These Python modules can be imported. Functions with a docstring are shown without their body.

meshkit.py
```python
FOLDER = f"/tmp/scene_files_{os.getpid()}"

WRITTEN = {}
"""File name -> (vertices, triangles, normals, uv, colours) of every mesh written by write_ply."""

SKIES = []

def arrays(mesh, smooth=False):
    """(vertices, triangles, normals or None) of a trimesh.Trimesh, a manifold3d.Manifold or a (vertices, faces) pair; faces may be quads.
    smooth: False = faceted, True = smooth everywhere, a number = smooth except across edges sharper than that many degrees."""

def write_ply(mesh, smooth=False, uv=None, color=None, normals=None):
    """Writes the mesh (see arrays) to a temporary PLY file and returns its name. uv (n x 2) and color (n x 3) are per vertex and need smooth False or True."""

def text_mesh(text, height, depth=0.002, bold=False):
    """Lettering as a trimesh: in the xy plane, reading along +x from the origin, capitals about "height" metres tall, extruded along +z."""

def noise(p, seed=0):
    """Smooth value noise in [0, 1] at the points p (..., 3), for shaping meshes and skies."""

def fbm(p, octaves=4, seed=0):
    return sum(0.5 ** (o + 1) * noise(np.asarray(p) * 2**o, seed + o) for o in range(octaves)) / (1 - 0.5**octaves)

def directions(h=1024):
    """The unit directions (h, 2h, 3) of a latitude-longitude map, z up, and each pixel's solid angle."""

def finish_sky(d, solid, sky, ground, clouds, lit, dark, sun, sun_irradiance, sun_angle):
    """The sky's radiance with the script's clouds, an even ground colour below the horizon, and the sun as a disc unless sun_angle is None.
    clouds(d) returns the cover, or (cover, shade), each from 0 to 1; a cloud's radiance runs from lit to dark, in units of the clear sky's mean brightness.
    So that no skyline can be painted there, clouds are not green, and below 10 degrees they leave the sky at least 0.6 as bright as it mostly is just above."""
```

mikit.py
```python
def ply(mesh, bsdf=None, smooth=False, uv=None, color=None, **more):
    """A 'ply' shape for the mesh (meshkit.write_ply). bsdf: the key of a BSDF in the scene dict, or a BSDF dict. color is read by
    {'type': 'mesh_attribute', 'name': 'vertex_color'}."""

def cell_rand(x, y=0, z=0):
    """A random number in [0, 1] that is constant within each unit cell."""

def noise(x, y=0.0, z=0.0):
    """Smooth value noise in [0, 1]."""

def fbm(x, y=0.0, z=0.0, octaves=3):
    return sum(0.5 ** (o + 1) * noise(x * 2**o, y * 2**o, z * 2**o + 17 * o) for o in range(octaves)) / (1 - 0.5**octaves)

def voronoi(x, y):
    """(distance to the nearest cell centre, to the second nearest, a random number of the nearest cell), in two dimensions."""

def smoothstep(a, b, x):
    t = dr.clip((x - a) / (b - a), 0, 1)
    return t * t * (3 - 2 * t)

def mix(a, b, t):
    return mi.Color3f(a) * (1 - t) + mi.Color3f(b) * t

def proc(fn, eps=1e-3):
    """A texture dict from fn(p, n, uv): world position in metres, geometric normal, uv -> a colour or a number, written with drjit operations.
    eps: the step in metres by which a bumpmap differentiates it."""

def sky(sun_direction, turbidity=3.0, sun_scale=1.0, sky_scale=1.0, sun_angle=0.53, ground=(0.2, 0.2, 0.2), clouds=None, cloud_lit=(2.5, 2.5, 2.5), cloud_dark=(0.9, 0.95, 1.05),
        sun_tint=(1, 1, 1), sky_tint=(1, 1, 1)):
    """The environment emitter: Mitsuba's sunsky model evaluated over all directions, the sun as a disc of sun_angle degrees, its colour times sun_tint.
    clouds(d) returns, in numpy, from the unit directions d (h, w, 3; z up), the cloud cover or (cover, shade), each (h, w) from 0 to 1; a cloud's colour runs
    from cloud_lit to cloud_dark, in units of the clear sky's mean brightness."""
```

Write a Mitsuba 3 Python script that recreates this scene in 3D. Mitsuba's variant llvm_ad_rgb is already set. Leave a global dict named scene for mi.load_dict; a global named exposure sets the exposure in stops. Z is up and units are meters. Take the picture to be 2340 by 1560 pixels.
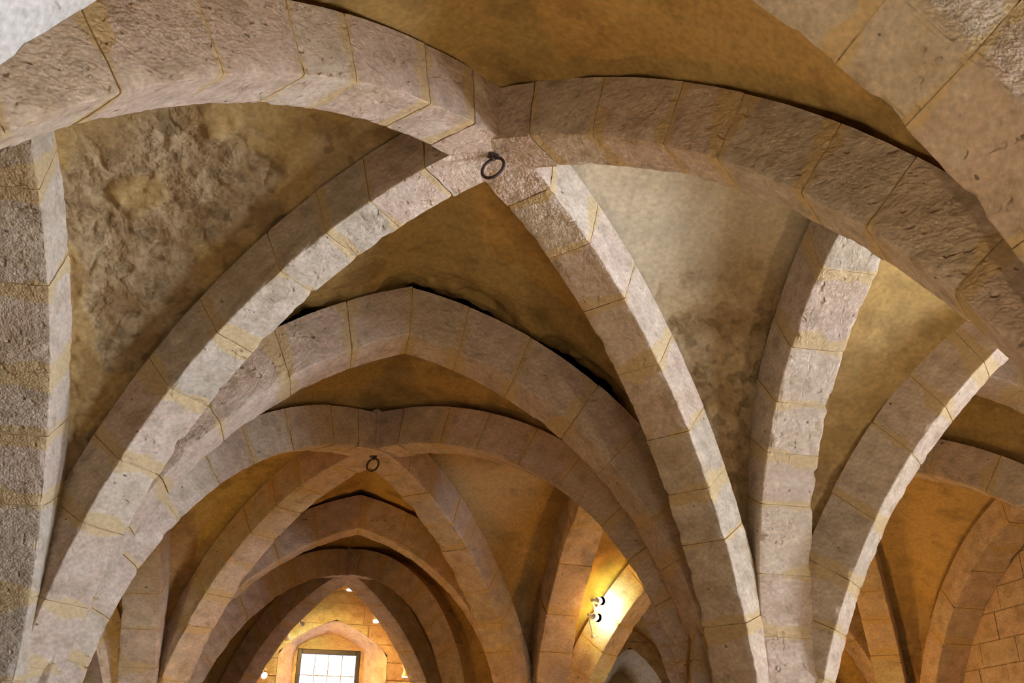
import math
import numpy as np
import trimesh
import shapely
from shapely.geometry import Polygon, box as sbox
import drjit as dr
import mitsuba as mi
import mikit
import meshkit

# ------------------------------------------------------------------ camera, light, exposure
T = mi.ScalarTransform4f
Z0 = 1.75                                   # camera height above the floor, metres
EYE = np.array([-0.615, -4.322, Z0])
FWD = np.array([0.18648, 0.87981, 0.43722])
UP = np.array([-0.10518, -0.42459, 0.89926])
scene, labels = {}, {}
scene['camera'] = {'type': 'perspective', 'fov': 2 * math.degrees(math.atan(1170 / 2198.0)), 'fov_axis': 'x',
                   'near_clip': 0.05, 'far_clip': 200.0,
                   'to_world': T().look_at(origin=EYE.tolist(), target=(EYE + FWD).tolist(), up=UP.tolist())}
exposure = 0.06
SIDE_LIGHT = np.array((102.0, 117.0, 148.0))   # daylight in the side windows of the right wall, beyond the frame
LOW_LIGHT = np.array((82.0, 95.0, 118.0))
HIGH_LIGHT = np.array((84.0, 102.0, 128.0))
REAR_FILL = np.array((3.0, 3.0, 3.0))      # fill from a window added in the back wall, unseen
END_LIGHT = np.array((4.2, 4.8, 5.6))    # daylight in the end window in view
LAMP_LIGHT = np.array([1.0, 0.51, 0.13])    # halogen lamps
FILL_LAMP = np.array([1.0, 0.78, 0.50])    # warm white fill uplights, added out of view
LAMP_POWER = dict(end=9.3, pair=6.0, left=110.0, right=11.0, nave=3.5, near=22.0, aisle=13.0)  # nave, near and aisle: unseen lamps added to brighten the vault

RNG = np.random.default_rng(7)

# ------------------------------------------------------------------ materials
noise, fbm, mix, smoothstep = mikit.noise, mikit.fbm, mikit.mix, mikit.smoothstep


def stone_color(p, n, uv):
    tone, d = uv.x, uv.y
    big = fbm(p.x * 1.3 + 7, p.y * 1.3, p.z * 1.3, 3)
    mid = fbm(p.x * 11, p.y * 11 + 3, p.z * 11, 4)
    fine = fbm(p.x * 60, p.y * 60, p.z * 60, 4)
    c = mix((0.440, 0.375, 0.295), (0.435, 0.350, 0.285), smoothstep(0.35, 0.75, tone))
    c = mix(c, (0.385, 0.340, 0.275), smoothstep(0.30, 0.05, tone))
    c = mix(c, (0.500, 0.440, 0.360), smoothstep(0.50, 0.75, mid) * 0.75)
    c = mix(c, (0.265, 0.215, 0.150), smoothstep(0.50, 0.25, mid) * 0.60)
    c = mix(c, (0.350, 0.265, 0.155), smoothstep(0.54, 0.76, big) * 0.35)
    c = mix(c, (0.450, 0.460, 0.465), smoothstep(1.2, 1.8, tone))          # strong daylight painted in as a paler stone colour
    c = c * (0.66 + 0.68 * fine) * mi.Color3f(1.06, 0.985, 0.905)
    pit = smoothstep(0.20, 0.15, fbm(p.x * 21 + 3, p.y * 21, p.z * 21 + 9, 3))
    c = mix(c, (0.075, 0.055, 0.038), pit * 0.8)
    low = fbm(p.x * 2.2 + 31, p.y * 2.2 + 5, p.z * 2.2, 2)
    w = 0.014 + 0.060 * smoothstep(0.45, 0.80, low) + 0.11 * (fbm(p.x * 7, p.y * 7 + 9, p.z * 7, 4) - 0.5)
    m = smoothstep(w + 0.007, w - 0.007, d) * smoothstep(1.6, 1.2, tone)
    c = mix(c, mi.Color3f(0.455, 0.325, 0.160) * (0.75 + 0.5 * fine), m * 0.85)
    return c


def stone_bump(p, n, uv):
    a = fbm(p.x * 38, p.y * 38, p.z * 38, 4)
    b = fbm(p.x * 120, p.y * 120, p.z * 120, 2)
    pit = smoothstep(0.30, 0.16, fbm(p.x * 26 + 3, p.y * 26, p.z * 26 + 9, 2))
    return 0.008 * a + 0.005 * b - 0.008 * pit


def mortar_color(p, n, uv):
    f = fbm(p.x * 60, p.y * 60, p.z * 60, 3)
    return mix((0.30, 0.225, 0.12), (0.43, 0.325, 0.18), f)


def plaster_color(p, n, uv):
    rub, pale = uv.x, uv.y
    big = fbm(p.x * 0.9, p.y * 0.9 + 4, p.z * 0.9, 3)
    mid = fbm(p.x * 5, p.y * 5, p.z * 5 + 2, 4)
    fine = fbm(p.x * 46, p.y * 46, p.z * 46, 3)
    c = mix((0.400, 0.265, 0.098), (0.335, 0.205, 0.068), smoothstep(0.3, 0.7, big))
    c = mix(c, (0.195, 0.120, 0.045), smoothstep(0.52, 0.28, mid) * 0.55)
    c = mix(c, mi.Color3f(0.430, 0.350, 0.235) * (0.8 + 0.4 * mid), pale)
    r = mix((0.265, 0.172, 0.084), (0.350, 0.250, 0.138), smoothstep(0.35, 0.65, mid))
    r = mix(r, (0.115, 0.075, 0.036), smoothstep(0.47, 0.33, fbm(p.x * 15, p.y * 15 + 8, p.z * 15, 4)) * 0.5)
    c = mix(c, r, rub)
    return c * (0.74 + 0.52 * fine)


def plaster_bump(p, n, uv):
    a = fbm(p.x * 16, p.y * 16, p.z * 16, 4)
    b = fbm(p.x * 70, p.y * 70, p.z * 70, 3)
    trowel = noise(p.x * 7 + p.y * 9, p.z * 60)
    return 0.006 * a + (0.002 + 0.009 * uv.x) * b + 0.0012 * trowel


def floor_color(p, n, uv):
    f = fbm(p.x * 3, p.y * 3, p.z * 3, 4)
    return mix((0.09, 0.066, 0.042), (0.16, 0.122, 0.08), f)


def rust_color(p, n, uv):
    f = fbm(p.x * 160, p.y * 160, p.z * 160, 3)
    return mix((0.020, 0.014, 0.011), (0.070, 0.036, 0.022), f)


def diffuse(fn):
    return {'type': 'diffuse', 'reflectance': mikit.proc(fn)}


def bumped(fn, bump, eps):
    return {'type': 'twosided', 'b': {'type': 'bumpmap', 'arbitrary': mikit.proc(bump, eps), 'scale': 1.0, 'b': diffuse(fn)}}


scene['stone'] = bumped(stone_color, stone_bump, 0.002)
scene['mortar'] = {'type': 'twosided', 'b': diffuse(mortar_color)}
scene['plaster'] = bumped(plaster_color, plaster_bump, 0.003)
scene['floor_stone'] = {'type': 'twosided', 'b': diffuse(floor_color)}
scene['rusty_iron'] = {'type': 'twosided', 'b': {'type': 'principled', 'base_color': mikit.proc(rust_color), 'roughness': 0.75, 'metallic': 0.2}}
scene['dark_frame'] = {'type': 'twosided', 'b': {'type': 'principled', 'base_color': {'type': 'rgb', 'value': (0.018, 0.024, 0.045)}, 'roughness': 0.5}}
scene['lead'] = {'type': 'twosided', 'b': {'type': 'principled', 'base_color': {'type': 'rgb', 'value': (0.25, 0.26, 0.29)}, 'roughness': 0.5}}
scene['white_enamel'] = {'type': 'twosided', 'b': {'type': 'principled', 'base_color': {'type': 'rgb', 'value': (0.78, 0.74, 0.66)}, 'roughness': 0.35}}
scene['glass_body'] = {'type': 'diffuse', 'reflectance': {'type': 'rgb', 'value': (0.6, 0.6, 0.6)}}


# ------------------------------------------------------------------ scene helpers
def numbered(name):
    if not any(k == name or k.startswith(name + '__') for k in scene):
        return name
    i = 1
    while any(k == f'{name}_{i:03d}' or k.startswith(f'{name}_{i:03d}__') for k in scene):
        i += 1
    return f'{name}_{i:03d}'


COUNT = {}


def new_key(name):
    i = COUNT.get(name, 0)
    COUNT[name] = i + 1
    return name if i == 0 else f'{name}_{i:03d}'


def thing(name, label, cat, group=None):
    key = new_key(name)
    labels[key] = {'label': label, 'category': cat}
    if group:
        labels[key]['group'] = group
    return key


def structure(key, label=None):
    labels[key] = {'kind': 'structure'}
    if label:
        labels[key]['label'] = label
    return key


def part(parent, name, mesh, mat, smooth=False, uv=None, label=None, **more):
    key = new_key(f'{parent}__{name}')
    scene[key] = mikit.ply(mesh, mat, smooth, uv, **more)
    if label:
        labels[key] = {'label': label}
    return key


def grid_faces(nu, nv, wrap=False, flip=False):
    i, j = np.meshgrid(np.arange(nu - 1), np.arange(nv if wrap else nv - 1), indexing='ij')
    j2 = (j + 1) % nv
    q = np.stack([i * nv + j, (i + 1) * nv + j, (i + 1) * nv + j2, i * nv + j2], -1).reshape(-1, 4)
    if flip:
        q = q[:, ::-1]
    return np.vstack([q[:, [0, 1, 2]], q[:, [0, 2, 3]]])


def mbox(x0, x1, y0, y1, z0, z1):
    m = trimesh.creation.box([x1 - x0, y1 - y0, z1 - z0])
    m.apply_translation([(x0 + x1) / 2, (y0 + y1) / 2, (z0 + z1) / 2])
    return m


def bevelbox(x0, x1, y0, y1, z0, z1, b):
    pts = []
    for sx, sy, sz in np.ndindex(2, 2, 2):
        c = np.array([(x0, x1)[sx], (y0, y1)[sy], (z0, z1)[sz]])
        s = np.array([1 - 2 * sx, 1 - 2 * sy, 1 - 2 * sz]) * b
        for k in range(3):
            q = c + s
            q[k] = c[k]
            pts.append(q)
    return trimesh.convex.convex_hull(np.array(pts))


# ------------------------------------------------------------------ the plan of the hall (metres; z counted from the camera's height, shifted by Z0 when built)
PIL = dict(L1=(-2.482, -2.433), R1=(2.280, -2.364), L2=(-2.185, 1.811), R2=(2.394, 1.725), L3=(-1.996, 6.061), R3=(1.893, 6.043), L4=(-1.835, 10.09), R4=(1.797, 10.24),
           RR1=(5.60, -2.60), RR2=(5.736, 1.167), RR3=(6.016, 5.849), RR4=(5.556, 10.40),
           LL1=(-6.10, -2.35), LL2=(-6.00, 1.80), LL3=(-5.90, 6.05), LL4=(-5.80, 10.15))
PIL = {k: np.array(v) for k, v in PIL.items()}
BOSS = dict(n1=(0.144, -0.167, 3.156), n2=(-0.129, 3.698, 2.736), n3=(-0.071, 8.311, 2.653),
            r1=(4.62, -0.351, 3.392), r2=(4.113, 3.514, 2.852), r3=(3.843, 8.272, 2.624),
            l1=(-4.2, -0.28, 3.10), l2=(-4.05, 3.92, 2.80), l3=(-3.9, 8.08, 2.66))
# diagonal half ribs: boss, pillar -> (radius, centre offset); None: a regular arc
DIAG = {('n1', 'L1'): (3.62, -.52), ('n1', 'R1'): (3.452, -.824), ('n1', 'L2'): (3.296, -.444), ('n1', 'R2'): (3.101, -.611),
        ('n2', 'L2'): (2.574, -.132), ('n2', 'R2'): (2.476, .231), ('n2', 'L3'): (3.089, -.243), ('n2', 'R3'): (3.421, -.473),
        ('n3', 'L3'): (3.073, -.307), ('n3', 'R3'): (1.95, -.06), ('n3', 'L4'): (2.89, -.871), ('n3', 'R4'): (3.266, -.914),
        ('r1', 'R1'): None, ('r1', 'RR1'): None, ('r1', 'R2'): (4.122, -1.268), ('r1', 'RR2'): None,
        ('r2', 'R2'): None, ('r2', 'RR2'): (2.674, -.14), ('r2', 'R3'): (3.512, -.403), ('r2', 'RR3'): (3.166, -.454),
        ('r3', 'R3'): None, ('r3', 'RR3'): None, ('r3', 'R4'): None, ('r3', 'RR4'): (3.084, -.594),
        ('l1', 'LL1'): None, ('l1', 'L1'): None, ('l1', 'LL2'): None, ('l1', 'L2'): None,
        ('l2', 'LL2'): None, ('l2', 'L2'): None, ('l2', 'LL3'): None, ('l2', 'L3'): None,
        ('l3', 'LL3'): None, ('l3', 'L3'): None, ('l3', 'LL4'): None, ('l3', 'L4'): None}
RIB_W, RIB_D = 0.30, 0.325


class Arc:
    """A circular arc in a vertical plane, rising from a pillar along the unit plan direction d: at angle th it stands s0 - R cos th from the pillar and z0 + R sin th high."""

    def __init__(self, origin, d, s0, z0, R, end):
        self.o, self.d = np.asarray(origin, float), np.asarray(d, float)
        self.n = np.array([self.d[1], -self.d[0]])
        self.s0, self.z0, self.R, self.end = s0, z0, R, end
        self.foot = -0.55                           # top of the capital, below the springing
        self.low = (self.foot - z0) / R             # th below 0: straight down to the capital

    def at(self, th, e, q):
        """th < 0 stands for the straight foot under the springing; e outwards from the intrados, q sideways."""
        th, e, q = np.broadcast_arrays(*(np.asarray(a, float) for a in (th, e, q)))
        up = np.maximum(th, 0)
        # joints lean so that outer curves, too, end over the apex
        up = up * np.arccos(np.clip(self.R * math.cos(self.end) / (self.R + e), -1, 1)) / self.end
        s = self.s0 - (self.R + e) * np.cos(up)
        z = self.z0 + (self.R + e) * np.sin(up) + np.minimum(th, 0) * self.R
        return np.stack([self.o[0] + self.d[0] * s + self.n[0] * q, self.o[1] + self.d[1] * s + self.n[1] * q, z + Z0], -1)


def diag_arc(b, p):
    B, P = np.array(BOSS[b]), PIL[p]
    D = np.linalg.norm(B[:2] - P)
    R, rc = DIAG[(b, p)] or (D - 0.35 + 0.42, -0.42)
    return Arc(P, (B[:2] - P) / D, D - rc, B[2] - math.sqrt(R * R - rc * rc), R, math.acos(-rc / R))


def half_arch(p, q, tz, ts, R, c):
    """The half from pillar p towards pillar q; apex ts metres from the middle (towards q), tz high."""
    d = PIL[q] - PIL[p]
    D = np.linalg.norm(d)
    S = D / 2 + ts
    return Arc(PIL[p], d / D, S + c, tz - math.sqrt(R * R - c * c), R, math.acos(c / R))


def arcade_half(p, q, R, s0, z0):
    d = PIL[q] - PIL[p]
    D = np.linalg.norm(d)
    return Arc(PIL[p], d / D, s0, z0, R, math.acos((s0 - D / 2) / R))


ARCH = {}   # (pillar, other pillar) -> half arc from the first


def arch(p, q, tz, ts, Rp, cp, Rq, cq):
    ARCH[(p, q)] = half_arch(p, q, tz, ts, Rp, cp)
    ARCH[(q, p)] = half_arch(q, p, tz, -ts, Rq, cq)


arch('L1', 'R1', 2.709, -.084, 2.514, .879, 2.561, .654)
arch('L2', 'R2', 2.918, -.179, 2.72, .873, 2.583, .518)
arch('L3', 'R3', 2.676, -.033, 2.637, .747, 2.124, .479)
arch('L4', 'R4', 2.43, -.02, 2.3, .6, 2.3, .6)
arch('R1', 'RR1', 2.75, 0, 2.0, .55, 2.0, .55)
arch('R2', 'RR2', 2.949, .003, 2.524, .638, 2.524, .638)
arch('R3', 'RR3', 2.695, 0, 2.385, .398, 2.385, .398)
arch('R4', 'RR4', 2.40, 0, 2.2, .5, 2.2, .5)
for a, b, z in (('LL1', 'L1', 2.75), ('LL2', 'L2', 2.75), ('LL3', 'L3', 2.65), ('LL4', 'L4', 2.40)):
    arch(a, b, z, 0, 2.2, .6, 2.2, .6)


def arcade(far, near, R, s0, z0, other=None):
    a = arcade_half(far, near, R, s0, z0)
    ARCH[(far, near)] = a
    D = np.linalg.norm(PIL[far] - PIL[near])
    apex = a.z0 + a.R * math.sin(a.end)
    ARCH[(near, far)] = half_arch(near, far, apex, 0, R, s0 - D / 2)


arcade('R2', 'R1', 2.25, 2.59, .851)
arcade('R3', 'R2', 3.037, 3.313, .077)
arcade('R4', 'R3', 2.70, 3.0, .05)
arcade('L2', 'L1', 2.798, 3.192, .424)
arcade('L3', 'L2', 2.659, 2.978, -.015)
arcade('L4', 'L3', 2.55, 2.85, .0)
arcade('RR2', 'RR1', 2.45, 2.75, .10)
ARCH[('RR3', 'RR2')] = half_arch('RR3', 'RR2', 2.505, .655, 2.738, .369)     # this one leans: its apex stands nearer to the camera
ARCH[('RR2', 'RR3')] = half_arch('RR2', 'RR3', 2.505, -.655, 1.75, .06)
arcade('RR4', 'RR3', 2.70, 3.0, -.05)
arcade('LL2', 'LL1', 2.5, 2.8, .1)
arcade('LL3', 'LL2', 2.5, 2.8, .0)
arcade('LL4', 'LL3', 2.45, 2.75, .0)
CROSS_D, ARCADE_D = 0.355, 0.335


# ------------------------------------------------------------------ voussoirs
def section(w, d, step):
    """The outline of a rib's section (e outwards, q sideways), from the top left down round the intrados to the top right, with a small round at the arrises; and how much each point is an arris."""
    nb, ns = max(2, int(w / step)), max(2, int(d / step))
    r = 0.011
    left = [(e, -w / 2) for e in np.linspace(d, r, ns + 1)]
    bottom = [(0.0, q) for q in np.linspace(-w / 2 + r, w / 2 - r, nb + 1)]
    right = [(e, w / 2) for e in np.linspace(r, d, ns + 1)]
    pts = left + [(r * .29, -w / 2 + r * .29)] + bottom + [(r * .29, w / 2 - r * .29)] + right
    arris = [0] * ns + [1, 1, 1] + [0] * (nb - 1) + [1, 1, 1] + [0] * ns
    return np.array(pts), np.array(arris, float)


def stone_mesh(arc, a, b, w, d, step, rough, rng):
    pts, arris = section(w, d, step)
    n = max(3, int((b - a) * arc.R / step) + 1)
    th = np.linspace(a, b, n)
    de, dq = np.clip(rng.normal(0, 0.002, 2), -.003, .003) * rough
    e = pts[None, :, 0] + de
    q = pts[None, :, 1] + dq
    X = arc.at(th[:, None], e, q)
    # outward normals of the surface
    C = arc.at(th[:, None], e * 0 + d * 0.55, q * 0)
    side = np.abs(pts[:, 1]) > w / 2 - 0.006
    rad = arc.at(th, 0.0, 0.0) - arc.at(th, 0.1, 0.0)
    rad /= np.linalg.norm(rad, axis=1, keepdims=True)
    lat = np.array([arc.n[0], arc.n[1], 0.0])
    N = np.where(side[None, :, None], np.sign(pts[:, 1])[None, :, None] * lat, rad[:, None, :])
    N = N + arris[None, :, None] * (np.sign(pts[:, 1])[None, :, None] * lat + rad[:, None, :])
    N /= np.linalg.norm(N, axis=-1, keepdims=True)
    h = 0.004 * (meshkit.fbm(X * 7.0, 3, 3) - .45) + 0.008 * (meshkit.fbm(X * 24.0, 2, 5) - .45)
    chip = np.minimum(np.maximum(0, meshkit.fbm(X * 9.0 + 5, 3, 11) - 0.52) * 0.09, 0.013)
    h = h - arris[None] * chip
    ends = np.zeros(n)
    ends[[0, -1]] = 1
    h = h - ends[:, None] * (0.0005 + 0.018 * np.maximum(0, meshkit.fbm(X * 13.0, 2, 17) - .45))
    X = X + N * (h * rough)[..., None]
    m = len(pts)
    ba, bb = np.where(rng.random(2) < 0.30, rng.uniform(0.010, 0.060, 2), 0.0)      # some joints are smeared wide with mortar
    dist = np.minimum((th - a) * arc.R - ba, (b - th) * arc.R - bb)
    uv = np.stack([np.full((n, m), rng.random()), np.broadcast_to(dist[:, None], (n, m))], -1).reshape(-1, 2)
    V = X.reshape(-1, 3)
    F = grid_faces(n, m)
    # ends
    caps_v, caps_f, caps_uv, at = [], [], [], n * m
    for row, flip in ((0, False), (n - 1, True)):
        ring = X[row]
        c = ring.mean(0)
        i = np.arange(m - 1)
        f = np.stack([np.full(m - 1, at + m), at + i, at + i + 1], 1)
        f = np.vstack([f, [[at + m, at + m - 1, at]]])
        caps_f.append(f[:, ::-1] if flip else f)
        caps_v.append(np.vstack([ring, c]))
        caps_uv.append(np.tile([uv[0, 0], 0.0], (m + 1, 1)))
        at += m + 1
    V = np.vstack([V] + caps_v)
    return (V, np.vstack([F] + caps_f)), np.vstack([uv] + caps_uv)


def mortar_mesh(arc, a, b, w, d, n):
    e0, qh = 0.006, w / 2 - 0.006
    pts = np.array([(d - .01, -qh), (.03, -qh), (e0, -qh + .022), (e0, qh - .022), (.03, qh), (d - .01, qh)])
    th = np.linspace(a, b, n)
    X = arc.at(th[:, None], pts[None, :, 0], pts[None, :, 1])
    return X.reshape(-1, 3), grid_faces(n, 6, wrap=True)


def course(key, arc, a, b, w, d, length, step, rough=1.0, seed=0, tone=None):
    """Voussoirs from angle a to b, each a part, on a core of mortar."""
    rng = np.random.default_rng(seed)
    total = (b - a) * arc.R
    k = max(1, int(round(total / length)))
    cut = np.cumsum(np.r_[0, rng.uniform(0.72, 1.28, k)])
    cut = a + (b - a) * cut / cut[-1]
    for i in range(k):
        g0, g1 = rng.uniform(0.001, 0.0035, 2) / arc.R
        mesh, uv = stone_mesh(arc, cut[i] + g0, cut[i + 1] - (g1 if i < k - 1 else 0.0015 / arc.R), w, d, step, rough, rng)
        if tone is not None:
            uv[:, 0] = tone
        part(key, 'voussoir', mesh, 'stone', True, uv)
    part(key, 'mortar', mortar_mesh(arc, a, b, w, d, max(8, int(total / 0.15))), 'mortar', label=None)


# resolution by distance
def step_for(level):
    return {0: 0.024, 1: 0.035, 2: 0.055, 3: 0.09}[level]


# ------------------------------------------------------------------ the ribs
KEY_R = 0.34      # half length of the keystone's arms
RIBS = [
    ('n1', 'L1', 0, 'broad beige diagonal rib curving from the nearest keystone to the left edge'),
    ('n1', 'R1', 0, 'broad brown-grey diagonal rib curving from the nearest keystone to the right edge'),
    ('n1', 'L2', 0, 'pale daylit diagonal rib falling from the nearest keystone to the lower left'),
    ('n1', 'R2', 0, 'brown diagonal rib with a bright white right side, falling from the nearest keystone'),
    ('n2', 'L2', 1, 'left front diagonal rib of the second keystone, seen below the nearest pointed transverse arch'),
    ('n2', 'R2', 1, 'right front diagonal rib of the second keystone, curving down to the right pillar'),
    ('n2', 'L3', 1, 'yellowish diagonal rib from the second keystone down to the far left'),
    ('n2', 'R3', 1, 'brown diagonal rib from the second keystone down to the far right'),
    ('n3', 'L3', 2, 'left front diagonal rib of the farthest bay, mauve-lit band framing the window vault'),
    ('n3', 'R3', 2, 'right front diagonal rib of the farthest bay, dark band right of the window vault'),
    ('n3', 'L4', 2, 'diagonal rib left of the end window, dropping to its left spotlight'),
    ('n3', 'R4', 2, 'diagonal rib right of the end window, behind the round spotlight'),
    ('r1', 'R2', 0, 'right aisle diagonal rib with a bright narrow soffit, rising right of the pale arcade arch'),
    ('r2', 'R2', 1, 'left front diagonal rib of the right aisle, behind the bright narrow soffit'),
    ('r2', 'RR2', 1, 'brown rib with a thin orange soffit leaving the right edge in the right aisle'),
    ('r2', 'R3', 1, 'rib in the right aisle beside the two glowing spotlights, its left side glaring bright'),
    ('r2', 'RR3', 1, 'warm-lit rib in the right aisle descending just right of the right pillar'),
    ('r3', 'R3', 2, 'far front rib of the right aisle behind the two glowing spotlights'),
    ('r3', 'RR3', 2, 'far rib of the right aisle, low beside the warm-lit rib'),
    ('r3', 'R4', 2, 'farthest left rib of the right aisle above the bluish window niche'),
    ('r3', 'RR4', 2, 'orange rib in the right aisle curving down between the bluish niche and the right pillar'),
    ('l2', 'L2', 2, 'near rib of the left aisle behind the left arcade'),
    ('l2', 'L3', 2, 'lit rib of the left aisle in the narrow gap at the lower left'),
    ('l2', 'LL3', 2, 'outer rib of the left aisle seen through the left arcade'),
    ('l3', 'L3', 2, 'rib of the far left aisle beside the lit strip at lower left'),
    ('l3', 'LL3', 2, 'outer front rib of the far left aisle'),
    ('l3', 'LL4', 2, 'outer far rib of the far left aisle'),
    ('l3', 'L4', 2, 'inner far rib of the far left aisle'),
]
HIDE_RIBS = {('l2', 'L2'), ('l2', 'LL3'), ('l3', 'L3'), ('l3', 'LL3'), ('l3', 'LL4'), ('l3', 'L4')}      # wholly behind the left arcade
DIAGS = {k: diag_arc(*k) for k in DIAG}
for i, (b, p, lev, text) in enumerate(RIBS):
    if (b, p) in HIDE_RIBS:
        continue
    arc = DIAGS[(b, p)]
    key = thing('diagonal_rib', text, 'vault rib')
    a_end = arc.end - KEY_R / arc.R
    course(key, arc, max(arc.low, -0.25), a_end, RIB_W, RIB_D, 0.40, step_for(lev), 1.0 if lev < 2 else 0.8, seed=100 + i)

# ------------------------------------------------------------------ the arches
ARCHES = [
    ('transverse_arch', 'L1', 'R1', 1, .33, CROSS_D, 'foreground transverse arch, white in the top left corner, beige in the top right', 'transverse arch'),
    ('transverse_arch', 'L2', 'R2', 0, .33, CROSS_D, 'grey-brown pointed transverse arch under the nearest keystone, dark crack along its back', 'transverse arch'),
    ('transverse_arch', 'L3', 'R3', 1, .30, CROSS_D, 'small dark pointed transverse arch under the second keystone, with a thin lighter soffit', 'transverse arch'),
    ('transverse_arch', 'R2', 'RR2', 1, .33, CROSS_D, 'pinkish transverse arch of the right aisle at the right edge, under the big foreground rib', 'transverse arch'),
    ('transverse_arch', 'R3', 'RR3', 1, .33, CROSS_D, 'orange transverse arch of the right aisle low beside the right pillar', 'transverse arch'),
    ('arcade_arch', 'R2', 'R1', 0, .362, ARCADE_D, 'arcade arch with a wide pale block-jointed soffit rising from the right pillar', 'arcade arch'),
    ('arcade_arch', 'R3', 'R2', 1, .36, ARCADE_D, 'orange-lit arcade arch left of the two glowing spotlights', 'arcade arch'),
    ('arcade_arch', 'R4', 'R3', 2, .36, ARCADE_D, 'farthest arcade arch on the right of the nave', 'arcade arch'),
    ('arcade_arch', 'L2', 'L1', 0, .377, ARCADE_D, 'arcade arch at the left edge with a thin grey daylit side', 'arcade arch'),
    ('arcade_arch', 'L3', 'L2', 1, .345, ARCADE_D, 'arcade arch farther along the left, beside the small lit strip of aisle', 'arcade arch'),
    ('arcade_arch', 'L4', 'L3', 2, .345, ARCADE_D, 'farthest arcade arch on the left of the nave', 'arcade arch'),
    ('wall_arch', 'RR3', 'RR2', 1, .36, .27, 'blind wall arch along the right wall with a dark crack behind its back', 'wall arch'),
]
for i, (name, p, q, lev, w, d, text, cat) in enumerate(ARCHES):
    key = thing(name, text, cat)
    for j, (u, v) in enumerate(((p, q), (q, p))):
        arc = ARCH[(u, v)]
        course(key, arc, max(arc.low, -0.35), arc.end, w, d, 0.42, step_for(lev), 1.0 if lev < 2 else 0.8, seed=500 + 2 * i + j, tone=2.0 if (u, v) == ('L1', 'R1') else None)  # left half of the foreground arch: its daylight is painted into the tone

# ------------------------------------------------------------------ keystones
import manifold3d


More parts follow.
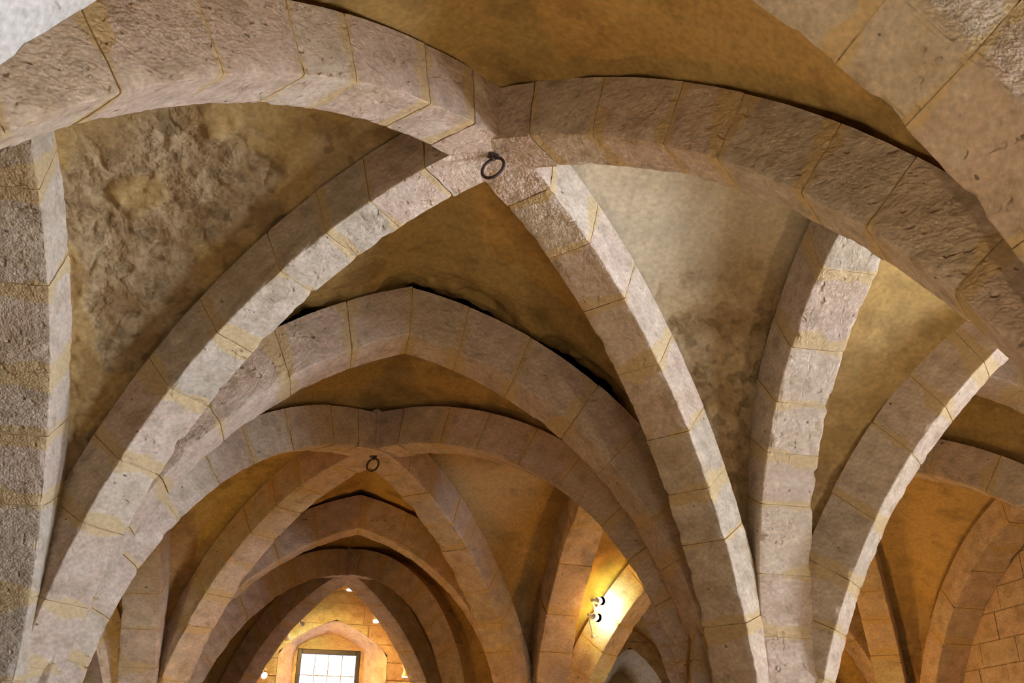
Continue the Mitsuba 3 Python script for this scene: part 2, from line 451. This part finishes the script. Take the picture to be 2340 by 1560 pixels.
def keystone_mesh(b, pillars, step, seed):
    solids = []
    for p in pillars:
        arc = DIAGS[(b, p)]
        a0, a1 = arc.end - (KEY_R - 0.006) / arc.R, arc.end + 0.05
        th = np.linspace(a0, a1, 8)
        h = RIB_W / 2
        X = arc.at(th[:, None], np.array([0, 0, RIB_D, RIB_D])[None], np.array([-h, h, h, -h])[None])
        V = X.reshape(-1, 3)
        F = grid_faces(8, 4, wrap=True)
        F = np.vstack([F, [[0, 1, 2], [0, 2, 3], [28, 30, 29], [28, 31, 30]]])
        t = trimesh.Trimesh(V, F, process=False)
        if t.volume < 0:
            F = F[:, ::-1]
        solids.append(manifold3d.Manifold(manifold3d.Mesh(V.astype(np.float32), F.astype(np.uint32))))
    B = BOSS[b]
    core = manifold3d.Manifold.cylinder(RIB_D - .03, 0.13, 0.13, 24).translate([B[0], B[1], B[2] + Z0 + 0.004])
    m = manifold3d.Manifold.batch_boolean(solids + [core], manifold3d.OpType.Add).refine_to_length(step)
    mm = m.to_mesh()
    V, F = np.array(mm.vert_properties[:, :3], float), np.array(mm.tri_verts)
    t = trimesh.Trimesh(V, F, process=False)
    V = V + t.vertex_normals * (0.012 * (meshkit.fbm(V * 8, 3, seed) - .5) + 0.008 * (meshkit.fbm(V * 26, 2, seed + 1) - .5))[:, None]
    return V, F


for b, pil, lev, text in (('n1', ('L1', 'R1', 'L2', 'R2'), 0, 'nearest pale keystone where four ribs cross, carrying an iron ring'),
                          ('n2', ('L2', 'R2', 'L3', 'R3'), 1, 'second keystone in the middle distance, carrying a small iron ring'),
                          ('n3', ('L3', 'R3', 'L4', 'R4'), 2, 'farthest keystone above the end window, without a ring'),
                          ('r2', ('R2', 'RR2', 'R3', 'RR3'), 2, 'keystone of the right aisle behind the pale arcade arch'),
                          ('r3', ('R3', 'RR3', 'R4', 'RR4'), 2, 'far keystone of the right aisle')):
    key = thing('keystone', text, 'keystone')
    V, F = keystone_mesh(b, pil, step_for(lev), 40)
    t = meshkit.arrays((V, F), 40)
    part(key, 'cross_block', trimesh.Trimesh(t[0], t[1], process=False), 'stone', False, np.tile([0.75, 0.3], (len(t[0]), 1)))

# ------------------------------------------------------------------ vault cells between the ribs


def cell(arch_pair, diag_a, diag_b, a_e, nt, nu, seed, rubble=0.5, reach=0.6, gap_a=0.0, gap_d=0.0, pale=0.0, taper=1.0, d_e=RIB_D - .03):
    """One cell of the vault: two webs, each from the back of half an arch to the back of a diagonal rib, meeting along the ridge. rubble: how much of the
    plaster has come off, up to the height reach (0 at the springing, 1 at the ridge); gap_a, gap_d: open cracks along the arch and along the ribs."""
    (p, q) = arch_pair
    meshes = []
    t = np.linspace(0.02, 1, nt)
    u = np.linspace(0, 1, nu)
    edges = []
    for pp, qq, dg in ((p, q, diag_a), (q, p, diag_b)):
        darc, aarc = DIAGS[dg], ARCH[(pp, qq)]
        edges.append((aarc.at(t * aarc.end, a_e * (taper + (1 - taper) * meshkit_smooth(.02, .6, t)), 0.0), darc.at(t * darc.end, d_e, 0.0)))
    for k in (0, 1):                                  # both halves end in the same ridge
        mid = (edges[0][k][-1] + edges[1][k][-1]) / 2
        for e in edges:
            e[k][:] += (mid - e[k][-1]) * (t ** 3)[:, None]
    for A, D in edges:
        P = A[:, None] * (1 - u)[None, :, None] + D[:, None] * u[None, :, None]
        P[..., 2] += 0.2 * t[:, None] * (u * (1 - u))[None]
        N = np.cross(np.gradient(P, axis=0), np.gradient(P, axis=1))
        N /= np.linalg.norm(N, axis=-1, keepdims=True) + 1e-12
        N *= np.where(N[..., 2:] > 0, 1, -1)         # upwards, out of the room
        k = meshkit_smooth(0.8, 1.0, t)[:, None, None]
        N = N * (1 - k) + np.array([0, 0, 1.0]) * k  # the halves meet along the ridge
        tt, uu = np.broadcast_to(t[:, None], P.shape[:2]), np.broadcast_to(u[None], P.shape[:2])
        low = 1 - meshkit_smooth(reach - .18, reach + .18, tt + 0.55 * (meshkit.fbm(P * 1.3, 3, seed) - .5))
        mask = np.clip(low * rubble * 2, 0, 1)
        flake = meshkit_smooth(0.41, 0.49, meshkit.fbm(P * 2.3 + 11, 5, seed + 1)) * mask
        lumps = meshkit.fbm(P * 5.0, 4, seed + 3)
        stones = np.abs(meshkit.fbm(P * 3.4 + 3, 3, seed + 2) - .5)
        h = 0.030 * (meshkit.fbm(P * 1.6, 3, seed + 4) - .5)
        h += flake * (0.016 + 0.085 * (lumps - .5)) + mask * (0.05 * (meshkit.fbm(P * 9, 4, seed + 6) - .5) + 0.022 * (meshkit.fbm(P * 22, 2, seed + 9) - .5))
        h += 0.012 * mask * np.exp(-(stones / 0.020) ** 2)
        h += (1 - mask) * 0.006 * (meshkit.fbm(P * 9, 3, seed + 7) - .5)
        for gap, edge in ((gap_a, uu), (gap_d, 1 - uu)):
            if gap:
                g = np.maximum(0, meshkit.fbm(P * 2.4 + 50, 4, seed + 5) - 0.32) * gap
                h = h + g * (1 - meshkit_smooth(0.0, 0.35, edge)) * meshkit_smooth(0.15, 0.4, tt)
        P = P + N * h[..., None]
        rub = np.clip(flake * 0.85 + mask * 0.35, 0, 1)
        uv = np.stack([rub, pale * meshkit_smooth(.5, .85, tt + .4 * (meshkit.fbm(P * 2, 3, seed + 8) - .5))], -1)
        flip = np.cross(P[1, 0] - P[0, 0], P[0, 1] - P[0, 0])[2] > 0
        meshes.append((P.reshape(-1, 3), grid_faces(nt, nu, flip=bool(flip)), uv.reshape(-1, 2)))
    V = np.vstack([m[0] for m in meshes])
    F = np.vstack([meshes[0][1], meshes[1][1] + len(meshes[0][0])])
    part('ceiling', 'vault_cell', (V, F), 'plaster', True, np.vstack([m[2] for m in meshes]))


def meshkit_smooth(a, b, x):
    t = np.clip((x - a) / (b - a), 0, 1)
    return t * t * (3 - 2 * t)


structure('ceiling')
T_E, A_E = CROSS_D + .005, ARCADE_D - .02
#      bay  (near-left, near-right, far-left, far-right)  resolution
BAYS = [('n1', 'L1', 'R1', 'L2', 'R2', (260, 150)), ('n2', 'L2', 'R2', 'L3', 'R3', (140, 90)), ('n3', 'L3', 'R3', 'L4', 'R4', (60, 40)),
        ('r1', 'R1', 'RR1', 'R2', 'RR2', (160, 100)), ('r2', 'R2', 'RR2', 'R3', 'RR3', (90, 60)), ('r3', 'R3', 'RR3', 'R4', 'RR4', (60, 40)),
        ('l1', 'LL1', 'L1', 'LL2', 'L2', (24, 16)), ('l2', 'LL2', 'L2', 'LL3', 'L3', (40, 30)), ('l3', 'LL3', 'L3', 'LL4', 'L4', (50, 36))]
for k, (b, nl, nr, fl, fr, (nt, nu)) in enumerate(BAYS):
    far_e = 0.37 if fl.endswith('4') else T_E
    near_out = 0.25
    left_e = {'n1': .25, 'n2': .28}.get(b, A_E) if b[0] != 'l' else near_out
    right_e = (.345 if b == 'n1' else A_E) if b[0] != 'r' else near_out
    rub, reach = {'n1': (.5, .62), 'r1': (.5, .55), 'n2': (.35, .5), 'r2': (.3, .5)}.get(b, (.2, .4))
    crack = {'n1': .45, 'n2': .16, 'n3': .16}.get(b, .08)
    cell((nl, nr), (b, nl), (b, nr), T_E, nt, nu, 10 * k, rub * .5, reach - .1, 0.0, .22 if b[0] == 'n' else 0)
    cell((fl, fr), (b, fl), (b, fr), far_e, nt, nu, 10 * k + 1, rub * .4, reach - .25, crack, .05)
    cell((nl, fl), (b, nl), (b, fl), left_e, nt, nu, 10 * k + 2, .25 if b == 'r1' else rub, reach + (.28 if b == 'n1' else 0), 0.0, .05, 0.0, .35, .13 if b == 'r1' else RIB_D - .03)
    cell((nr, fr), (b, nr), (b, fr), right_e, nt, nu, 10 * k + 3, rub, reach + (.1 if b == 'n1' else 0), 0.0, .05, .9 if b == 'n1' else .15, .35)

# ------------------------------------------------------------------ pillars (below the picture; they carry the ribs)
for p in ('L1', 'L2', 'R1', 'R2', 'L3', 'R3'):
    key = thing('pillar', {'R2': 'right pillar whose head carries the pale arcade arch', 'L2': 'left pillar under the pale daylit rib'}.get(p, f'round stone pillar standing under the ribs') if p in ('R2', 'L2') else 'round stone pillar below the springing of the ribs', 'pillar', None if p in ('R2', 'L2') else 'pillars below the picture')
    ft = Z0 - 0.56
    prof = np.array([(0, 0), (.46, 0), (.46, .12), (.40, .2), (.34, .26), (.30, .34), (.30, ft - .34), (.32, ft - .30), (.36, ft - .2), (.46, ft - .1), (.50, ft - .08), (.50, ft), (0, ft)])
    m = trimesh.creation.revolve(prof, sections=28)
    m.apply_translation([*PIL[p], 0])
    part(key, 'shaft', m, 'stone', 30)

# ------------------------------------------------------------------ floor and walls
FRONT, BACK, LEFT, RIGHT = 10.27, -7.2, -6.35, 6.30
structure('floor')
scene['floor'] = mikit.ply(mbox(LEFT - .5, RIGHT + .6, BACK - .5, FRONT + .9, -0.2, 0), 'floor_stone')
HW = 5.6


def wall_poly(outer, holes, th, frame):
    m = trimesh.creation.extrude_polygon(Polygon(outer).difference(shapely.union_all(holes)) if holes else Polygon(outer), th)
    m.apply_transform(frame)
    return m


# frame of a wall that is drawn in (across, up): +y goes out of the room
def frame_end(y):
    M = np.eye(4)
    M[:3, 0], M[:3, 1], M[:3, 2], M[:3, 3] = (1, 0, 0), (0, 0, 1), (0, 1, 0), (0, y, 0)
    return M


def frame_right(x):
    M = np.eye(4)
    M[:3, 0], M[:3, 1], M[:3, 2], M[:3, 3] = (0, 1, 0), (0, 0, 1), (1, 0, 0), (x, 0, 0)
    return M


def fix(m):
    m.fix_normals()
    return m


def pointed(x0, x1, z0, zs, za, n=14):
    """The outline of a niche: jambs from z0 to zs, then a pointed head with its apex za high."""
    xm, h, r = (x0 + x1) / 2, (x1 - x0) / 2, za - zs
    R = (h * h + r * r) / (2 * h)
    R = max(R, h * 1.0001)
    # arc from (x1, zs) with centre (x1 - R, zs')
    pts = []
    a = np.linspace(0, 1, n)
    bulge = 0.16 * r
    right = [(x1 + (xm - x1) * t, zs + r * t + bulge * math.sin(math.pi * t) * (1 - .35 * t)) for t in a]
    left = [(2 * xm - x, z) for x, z in right[-2::-1]]
    return [(x1, z0)] + right + left + [(x0, z0)]


NICHE = pointed(-0.84, 0.70, 0.9, 2.03 + Z0 - .05, 2.45 + Z0)
NICHE_R = pointed(3.9, 4.9, 0.7, 1.75 + Z0, 2.26 + Z0)
WINDOW = [(-0.575, 1.0), (0.345, 1.0), (0.345, 2.095 + Z0), (-0.575, 2.095 + Z0)]
inner_top = pointed(-0.62, 0.39, 0.95, 2.10 + Z0, 2.33 + Z0)

structure('wall_end')
MORTAR_BACK = 0.012
part('wall_end', 'backing', fix(wall_poly([(LEFT - .4, 0), (RIGHT + .5, 0), (RIGHT + .5, HW), (LEFT - .4, HW)], [Polygon(NICHE), Polygon(NICHE_R)], 0.15, frame_end(FRONT + MORTAR_BACK))), 'mortar')


def ashlar(parent, region, frame, ch, ln, seed, th=MORTAR_BACK + .01, gap=0.005, holes=()):
    """Squared stones of a wall, each a part, clipped to the region less the holes; proud of the mortar behind them."""
    rng = np.random.default_rng(seed)
    x0, z0, x1, z1 = region.bounds
    z = z0
    while z < z1 - .02:
        h = ch * rng.uniform(.85, 1.15)
        x = x0 - rng.uniform(0, ln)
        while x < x1:
            l = ln * rng.uniform(.65, 1.35)
            g = sbox(x + gap, z + gap, x + l - gap, z + h - gap).intersection(region)
            for hole in holes:
                g = g.difference(hole.buffer(0.004))
            for gg in getattr(g, 'geoms', [g]):
                if gg.geom_type == 'Polygon' and gg.area > .006:
                    m = trimesh.creation.extrude_polygon(gg.simplify(.004), th)
                    m.apply_translation([0, 0, rng.uniform(-.004, .004)])
                    m.apply_transform(frame)
                    fix(m)
                    part(parent, 'stone_block', m, 'stone', False, np.tile([rng.random(), 0.3], (len(m.vertices), 1)))
            x += l
        z += h


ashlar('wall_end', sbox(-2.2, 2.6, 2.2, 4.75), frame_end(FRONT), 0.27, 0.46, 3, holes=[Polygon(NICHE)])
ashlar('wall_end', sbox(2.3, 2.6, 5.9, 4.75), frame_end(FRONT), 0.29, 0.50, 4, holes=[Polygon(NICHE_R)])
ashlar('wall_end', sbox(-5.9, 2.0, -2.3, 4.75), frame_end(FRONT), 0.29, 0.50, 5)


def loft(a, b, ya, yb, n=6):
    """The splayed lining of a niche from outline a at depth ya to outline b at depth yb (same number of points)."""
    a, b = np.array(a), np.array(b)
    t = np.linspace(0, 1, n)[:, None, None]
    X = a[None] * (1 - t) + b[None] * t
    y = np.broadcast_to(ya + (yb - ya) * t, X.shape[:2] + (1,))
    P = np.concatenate([X[..., :1], y, X[..., 1:]], -1)
    P = P + 0.012 * (np.stack([meshkit.fbm(P * 6, 3, 60 + k) for k in range(3)], -1) - .5)
    return P.reshape(-1, 3), grid_faces(n, P.shape[1])


def resample(o, n):
    L = shapely.LineString(o)
    return [L.interpolate(s, normalized=True).coords[0] for s in np.linspace(0, 1, n)]


NB = 60
v, f = loft(resample(NICHE, NB), resample(inner_top, NB), FRONT - .005, FRONT + .50, 12)
part('wall_end', 'niche_splay', (v, f), 'stone', True, np.tile([0.6, 0.3], (len(v), 1)), label='splayed pointed window niche, pale with daylight')
v, f = loft(resample(NICHE_R, NB), resample(pointed(4.1, 4.7, 0.75, 1.6 + Z0, 2.0 + Z0), NB), FRONT - .005, FRONT + .50, 12)
part('wall_end', 'niche_splay', (v, f), 'stone', True, np.tile([0.2, 0.3], (len(v), 1)), label='bluish daylit window niche in the right aisle')
back = wall_poly([(-1.2, .5), (1.2, .5), (1.2, 4.6), (-1.2, 4.6)], [Polygon(WINDOW)], .25, frame_end(FRONT + .50))
fix(back)
part('wall_end', 'lintel', back, 'stone', False, np.tile([0.9, 0.3], (len(back.vertices), 1)))

# end window
structure('window_1', 'small square end window, overexposed, with a dark frame')
(wx0, wz0), (wx1, wz1) = WINDOW[0], WINDOW[2]
fw = .065
y0, y1 = FRONT + .50, FRONT + .56
part('window_1', 'frame', trimesh.util.concatenate([bevelbox(wx0, wx0 + fw, y0, y1, wz0, wz1, .008), bevelbox(wx1 - fw, wx1, y0, y1, wz0, wz1, .008),
     bevelbox(wx0 + fw, wx1 - fw, y0, y1, wz1 - fw * 1.1, wz1, .008), bevelbox(wx0 + fw, wx1 - fw, y0, y1, wz0, wz0 + fw, .008)]), 'dark_frame', label='dark blue-grey window frame')
nx, nz = 4, 9
xs, zs = np.linspace(wx0 + fw, wx1 - fw, nx + 1), np.linspace(wz1 - fw, wz0 + fw, nz + 1)
for x in xs[1:-1]:
    part('window_1', 'glazing_bar', mbox(x - .006, x + .006, y0 + .02, y0 + .035, wz0 + fw, wz1 - fw), 'lead')
for z in zs[1:-1]:
    part('window_1', 'glazing_bar', mbox(wx0 + fw, wx1 - fw, y0 + .022, y0 + .033, z - .006, z + .006), 'lead')


def pane(parent, quad, light):
    q = np.array(quad, float)
    part(parent, 'pane', (q, np.array([[0, 1, 2], [0, 2, 3]])), 'glass_body', emitter={'type': 'area', 'radiance': {'type': 'rgb', 'value': list(map(float, light))}})


for i in range(nx):
    for j in range(nz):
        pane('window_1', [(xs[i], y0 + .036, zs[j + 1]), (xs[i + 1], y0 + .036, zs[j + 1]), (xs[i + 1], y0 + .036, zs[j]), (xs[i], y0 + .036, zs[j])], END_LIGHT)

# window in the niche of the right aisle, just under the picture
structure('window_2', 'narrow window in the right aisle niche')
part('window_2', 'frame', trimesh.util.concatenate([mbox(4.08, 4.13, FRONT + .45, FRONT + .52, .8, 3.3), mbox(4.67, 4.72, FRONT + .45, FRONT + .52, .8, 3.3), mbox(4.13, 4.67, FRONT + .45, FRONT + .52, 3.25, 3.3), mbox(4.13, 4.67, FRONT + .45, FRONT + .52, .8, .85)]), 'dark_frame')
pane('window_2', [(4.13, FRONT + .49, .85), (4.67, FRONT + .49, .85), (4.67, FRONT + .49, 3.25), (4.13, FRONT + .49, 3.25)], END_LIGHT)
part('wall_end', 'niche_back', mbox(3.6, 5.2, FRONT + .53, FRONT + .7, .4, 4.3), 'mortar')

# right wall, with a deep embrasure in the first bay and a window in the bay of the camera, both beyond the frame
structure('wall_right')
XW, XO = RIGHT - .22, 8.7
EMBRASURE = sbox(-2.25, .35, 1.0, 3.75)
HIGH = sbox(-3.95, 2.0, -2.85, 3.9)
part('wall_right', 'backing', fix(wall_poly([(BACK, 0), (FRONT + .3, 0), (FRONT + .3, HW), (BACK, HW)], [EMBRASURE, HIGH], .3, frame_right(XW + MORTAR_BACK))), 'mortar')
ashlar('wall_right', sbox(1.4, 2.0, 6.3, 4.9), frame_right(XW), 0.26, 0.44, 8)
tunnel = [mbox(XW + .3, XO, -2.6, -2.5, .1, 4), mbox(XW + .3, XO, 2.1, 2.2, .1, 4), mbox(XW + .3, XO, -2.6, 2.2, 0, .15), mbox(XW + .3, XO, -2.6, 2.2, 3.75, 4),
          mbox(XO, XO + .2, -2.6, 2.2, 0, 4)]
for m in tunnel:
    part('wall_right', 'embrasure', m, 'mortar')


def side_window(key, x, y0, y1, z0, z1, light):
    structure(key)
    part(key, 'frame', trimesh.util.concatenate([mbox(x - .06, x, y0 - .08, y0, z0 - .08, z1 + .08), mbox(x - .06, x, y1, y1 + .08, z0 - .08, z1 + .08), mbox(x - .06, x, y0, y1, z1, z1 + .08),
         mbox(x - .06, x, y0, y1, z0 - .08, z0), mbox(x - .05, x - .035, (y0 + y1) / 2 - .025, (y0 + y1) / 2 + .025, z0, z1)]), 'dark_frame')
    ym = (y0 + y1) / 2
    for a, b in ((y0, ym), (ym, y1)):
        pane(key, [(x - .03, a, z0), (x - .03, a, z1), (x - .03, b, z1), (x - .03, b, z0)], light)


side_window('window_3', XO, -2.2, -1.0, 1.3, 3.0, SIDE_LIGHT)
side_window('window_5', XO, .6, 1.8, .3, 1.9, LOW_LIGHT)
side_window('window_6', XW + .33, -3.8, -2.9, 2.2, 3.75, HIGH_LIGHT)
# left wall and back wall
structure('wall_left')
scene['wall_left'] = mikit.ply(mbox(LEFT - .3, LEFT + .1, BACK, FRONT + .3, 0, HW), 'plaster', False, np.tile([0.5, 0.5], (8, 1)))
structure('wall_back')
part('wall_back', 'masonry', fix(wall_poly([(LEFT - .3, 0), (RIGHT + .5, 0), (RIGHT + .5, HW), (LEFT - .3, HW)], [sbox(-.9, 1.0, .9, 2.8)], .3, frame_end(BACK - .3))), 'mortar')
structure('added_window_4')  # window added behind the camera for fill
part('added_window_4', 'frame', trimesh.util.concatenate([mbox(-.9, -.83, BACK - .2, BACK - .12, 1, 2.8), mbox(.83, .9, BACK - .2, BACK - .12, 1, 2.8), mbox(-.83, .83, BACK - .2, BACK - .12, 2.73, 2.8), mbox(-.83, .83, BACK - .2, BACK - .12, 1, 1.07)]), 'dark_frame')
pane('added_window_4', [(-.83, BACK - .17, 1.07), (-.83, BACK - .17, 2.73), (.83, BACK - .17, 2.73), (.83, BACK - .17, 1.07)], REAR_FILL)
# the vault over the bay the camera stands in, behind the foreground arch
part('ceiling', 'rear_vault', fix(mbox(LEFT - .3, RIGHT + .4, BACK - .3, -2.55, 5.15, 5.5)), 'plaster')
part('ceiling', 'light_block_slab', fix(mbox(LEFT - .4, RIGHT + .5, BACK - .4, FRONT + 1.0, 5.6, 5.8)), 'plaster')  # unseen slab added above the webs to block light


# ------------------------------------------------------------------ iron rings
def torus(c, axis, R, r, a0=0.0, a1=2 * math.pi, n=48, m=12):
    axis = np.asarray(axis, float)
    axis /= np.linalg.norm(axis)
    u = np.cross(axis, [0, 0, 1.0])
    u /= np.linalg.norm(u)
    v = np.cross(axis, u)
    full = a1 - a0 > 6.28
    th = np.linspace(a0, a1, n + 1)[:n] if full else np.linspace(a0, a1, n)
    ph = np.arange(m) * 2 * math.pi / m
    ct = np.cos(th)[:, None] * u + np.sin(th)[:, None] * v
    P = np.asarray(c) + R * ct[:, None] + r * (np.cos(ph)[None, :, None] * ct[:, None] + np.sin(ph)[None, :, None] * axis)
    P = P + 0.0016 * (np.stack([meshkit.fbm(P * 60, 2, 70 + k) for k in range(3)], -1) - .5)
    if full:
        P = np.concatenate([P, P[:1]])
    return P.reshape(-1, 3), grid_faces(len(P), m, wrap=True)


for b, dx, dy, R, az, text in (('n1', 0.0, -0.02, 0.066, -40, 'rusty iron ring hanging from a staple under the nearest keystone'),
                               ('n2', 0.0, -0.01, 0.058, -36, 'small rusty iron ring hanging under the second keystone')):
    key = thing('iron_ring', text, 'iron ring')
    x, y, z = BOSS[b][0] + dx, BOSS[b][1] + dy, BOSS[b][2] + Z0
    n = np.array([math.sin(math.radians(az)), -math.cos(math.radians(az)), 0.12])
    part(key, 'ring', torus((x, y, z - .022 - R), n, R, .0085), 'rusty_iron', True)
    m = np.cross(n, [0, 0, 1])
    part(key, 'staple', torus((x, y, z - .012), m, .018, .0085, n=20), 'rusty_iron', True)
    part(key, 'plate', bevelbox(x - .03, x + .03, y - .03, y + .03, z - .012, z + .02, .006), 'rusty_iron')


# ------------------------------------------------------------------ spotlights
def spotlight(pos, aim, text, power, size=.048, wall=None, bulb=False, hue=LAMP_LIGHT):
    pos, aim = np.asarray(pos, float), np.asarray(aim, float)
    aim = aim / np.linalg.norm(aim)
    key = thing('spotlight', text, 'spotlight')
    M = trimesh.geometry.align_vectors([0, 0, 1], aim)
    if bulb:
        prof = np.array([(0, -.10), (.014, -.10), (.016, -.05), (.03, -.03), (.032, -.018), (.024, -.018), (0, -.02)])
    else:
        prof = np.array([(0, -.11), (size * .45, -.11), (size * .5, -.10), (size * .55, -.05), (size, .0), (size, .015), (size * .93, .015), (size * .9, .002), (0, .0)])
    h = trimesh.creation.revolve(prof, sections=28)
    h.apply_transform(M)
    h.apply_translation(pos)
    part(key, 'housing', h, 'white_enamel', 30)
    if bulb:                                          # a bare globe; with bulb = 2 also a strong lens that faces aim
        r = .036
        b = trimesh.creation.icosphere(2, r)
        b.apply_translation(pos + aim * .012)
        glow = hue * (power if bulb == 1 else 0.7) / (4 * math.pi * r * r)
        part(key, 'bulb', b, 'glass_body', True, emitter={'type': 'area', 'radiance': {'type': 'rgb', 'value': glow.tolist()}}, label='glowing warm bulb')
    if bulb != 1:
        a = np.linspace(0, 2 * math.pi, 25)[:-1]
        ring = np.column_stack([np.cos(a) * size * .88, np.sin(a) * size * .88, np.full(24, .006)])
        V = np.vstack([ring, [[0, 0, .010]]]) + (0, 0, .055 if bulb else 0)
        F = np.array([[i, (i + 1) % 24, 24] for i in range(24)])
        V = (M[:3, :3] @ V.T).T + pos
        glow = hue * power / (math.pi * (size * .88) ** 2)
        part(key, 'lens', (V, F), 'glass_body', emitter={'type': 'area', 'radiance': {'type': 'rgb', 'value': glow.tolist()}}, label='glowing warm lens')
    top = pos - aim * .10
    w = np.array(wall, float)
    part(key, 'stem', trimesh.creation.cylinder(.007, segment=[top, w], sections=10), 'white_enamel', 30)
    part(key, 'foot', trimesh.creation.icosphere(2, .022).apply_translation(w), 'white_enamel', True)


SPOTS = [
    ((.478, 10.0, 4.17), (0, -.45, -.9), 'round spotlight with a glowing face high right of the end window', 'end', (0, .27, .12), 0),
    ((-1.0, 10.05, 1.62 + Z0), (.5, -.9, -.4), 'spotlight with a glowing oval face left of the end window', 'end', (0, .22, .1), 0),
    ((.95, 10.08, 1.69 + Z0), (.0, -.12, -1), 'spotlight facing straight down, right of the end window', 'end', (0, .19, .15), 0),
    ((-.555, 9.6, 4.02), (.6, .6, -.3), 'small white spotlight peeping out from the rib high left of the end window', 'end', (0, .67, .2), 0),
    ((-.73, 9.9, 3.86), (.5, .4, -.6), 'small white spotlight where the rib meets the niche left of the end window', 'end', (0, .37, .1), 0),
    ((.052, 9.70, 4.535), (-.1, -.2, -1), 'small white spotlight at the top of the end wall under the farthest keystone', 'end', (0, .5, .08), 0),
    ((2.29, 5.05, 3.635), (.8, .55, .12), 'upper one of the two glaring spotlights in the right aisle', 'pair', (.02, .16, -.05), 2),
    ((2.245, 5.04, 3.475), (.8, .55, -.05), 'lower one of the two glaring spotlights in the right aisle', 'pair', (.03, .17, -.16), 2),
    ((-2.5, 4.7, 2.4), (0, .4, 1), 'lamp in the left aisle hidden behind the pale daylit rib', 'left', (.28, .25, .15), 1),
    ((2.45, 5.5, 0.2 + Z0), (.5, -.1, 1), 'uplight low on the second right pillar, facing the right aisle', 'right', (-.12, .1, -.1), 0),
    ((5.45, 5.3, 0.2 + Z0), (-.4, -.3, 1), 'uplight low on the right wall', 'right', (.2, .1, -.1), 0),
    ((-1.5, 5.6, 0.2 + Z0), (.4, -.3, 1), 'added uplight low on the second left pillar, facing the nave', 'nave', (-.1, .1, -.1), 0),  # unseen pair added to warm the second bay
    ((1.45, 5.6, 0.2 + Z0), (-.4, -.3, 1), 'added uplight low on the second right pillar, facing the nave', 'nave', (.1, .1, -.1), 0),
    ((-1.5, -3.5, .35), (.1, -.25, 1), 'left added floor uplight of the bay before the foreground arch, below the picture', 'near', (0, -.1, -.3), 0),  # pair added for fill on the faces towards the camera
    ((1.5, -3.5, .35), (-.1, -.25, 1), 'right added floor uplight of the bay before the foreground arch, below the picture', 'near', (0, -.1, -.3), 0),
    ((3.7, -1.3, .35), (-.1, .25, 1), 'added floor uplight in the right aisle before the right pillar', 'aisle', (0, -.1, -.3), 0),  # lamp added to lift the web and rib by the right pillar
]
for pos, aim, text, grp, off, bulb in SPOTS:
    spotlight(pos, aim, text, LAMP_POWER[grp], wall=np.array(pos) + off, bulb=bulb, hue=FILL_LAMP if grp in ('near', 'aisle') else LAMP_LIGHT)
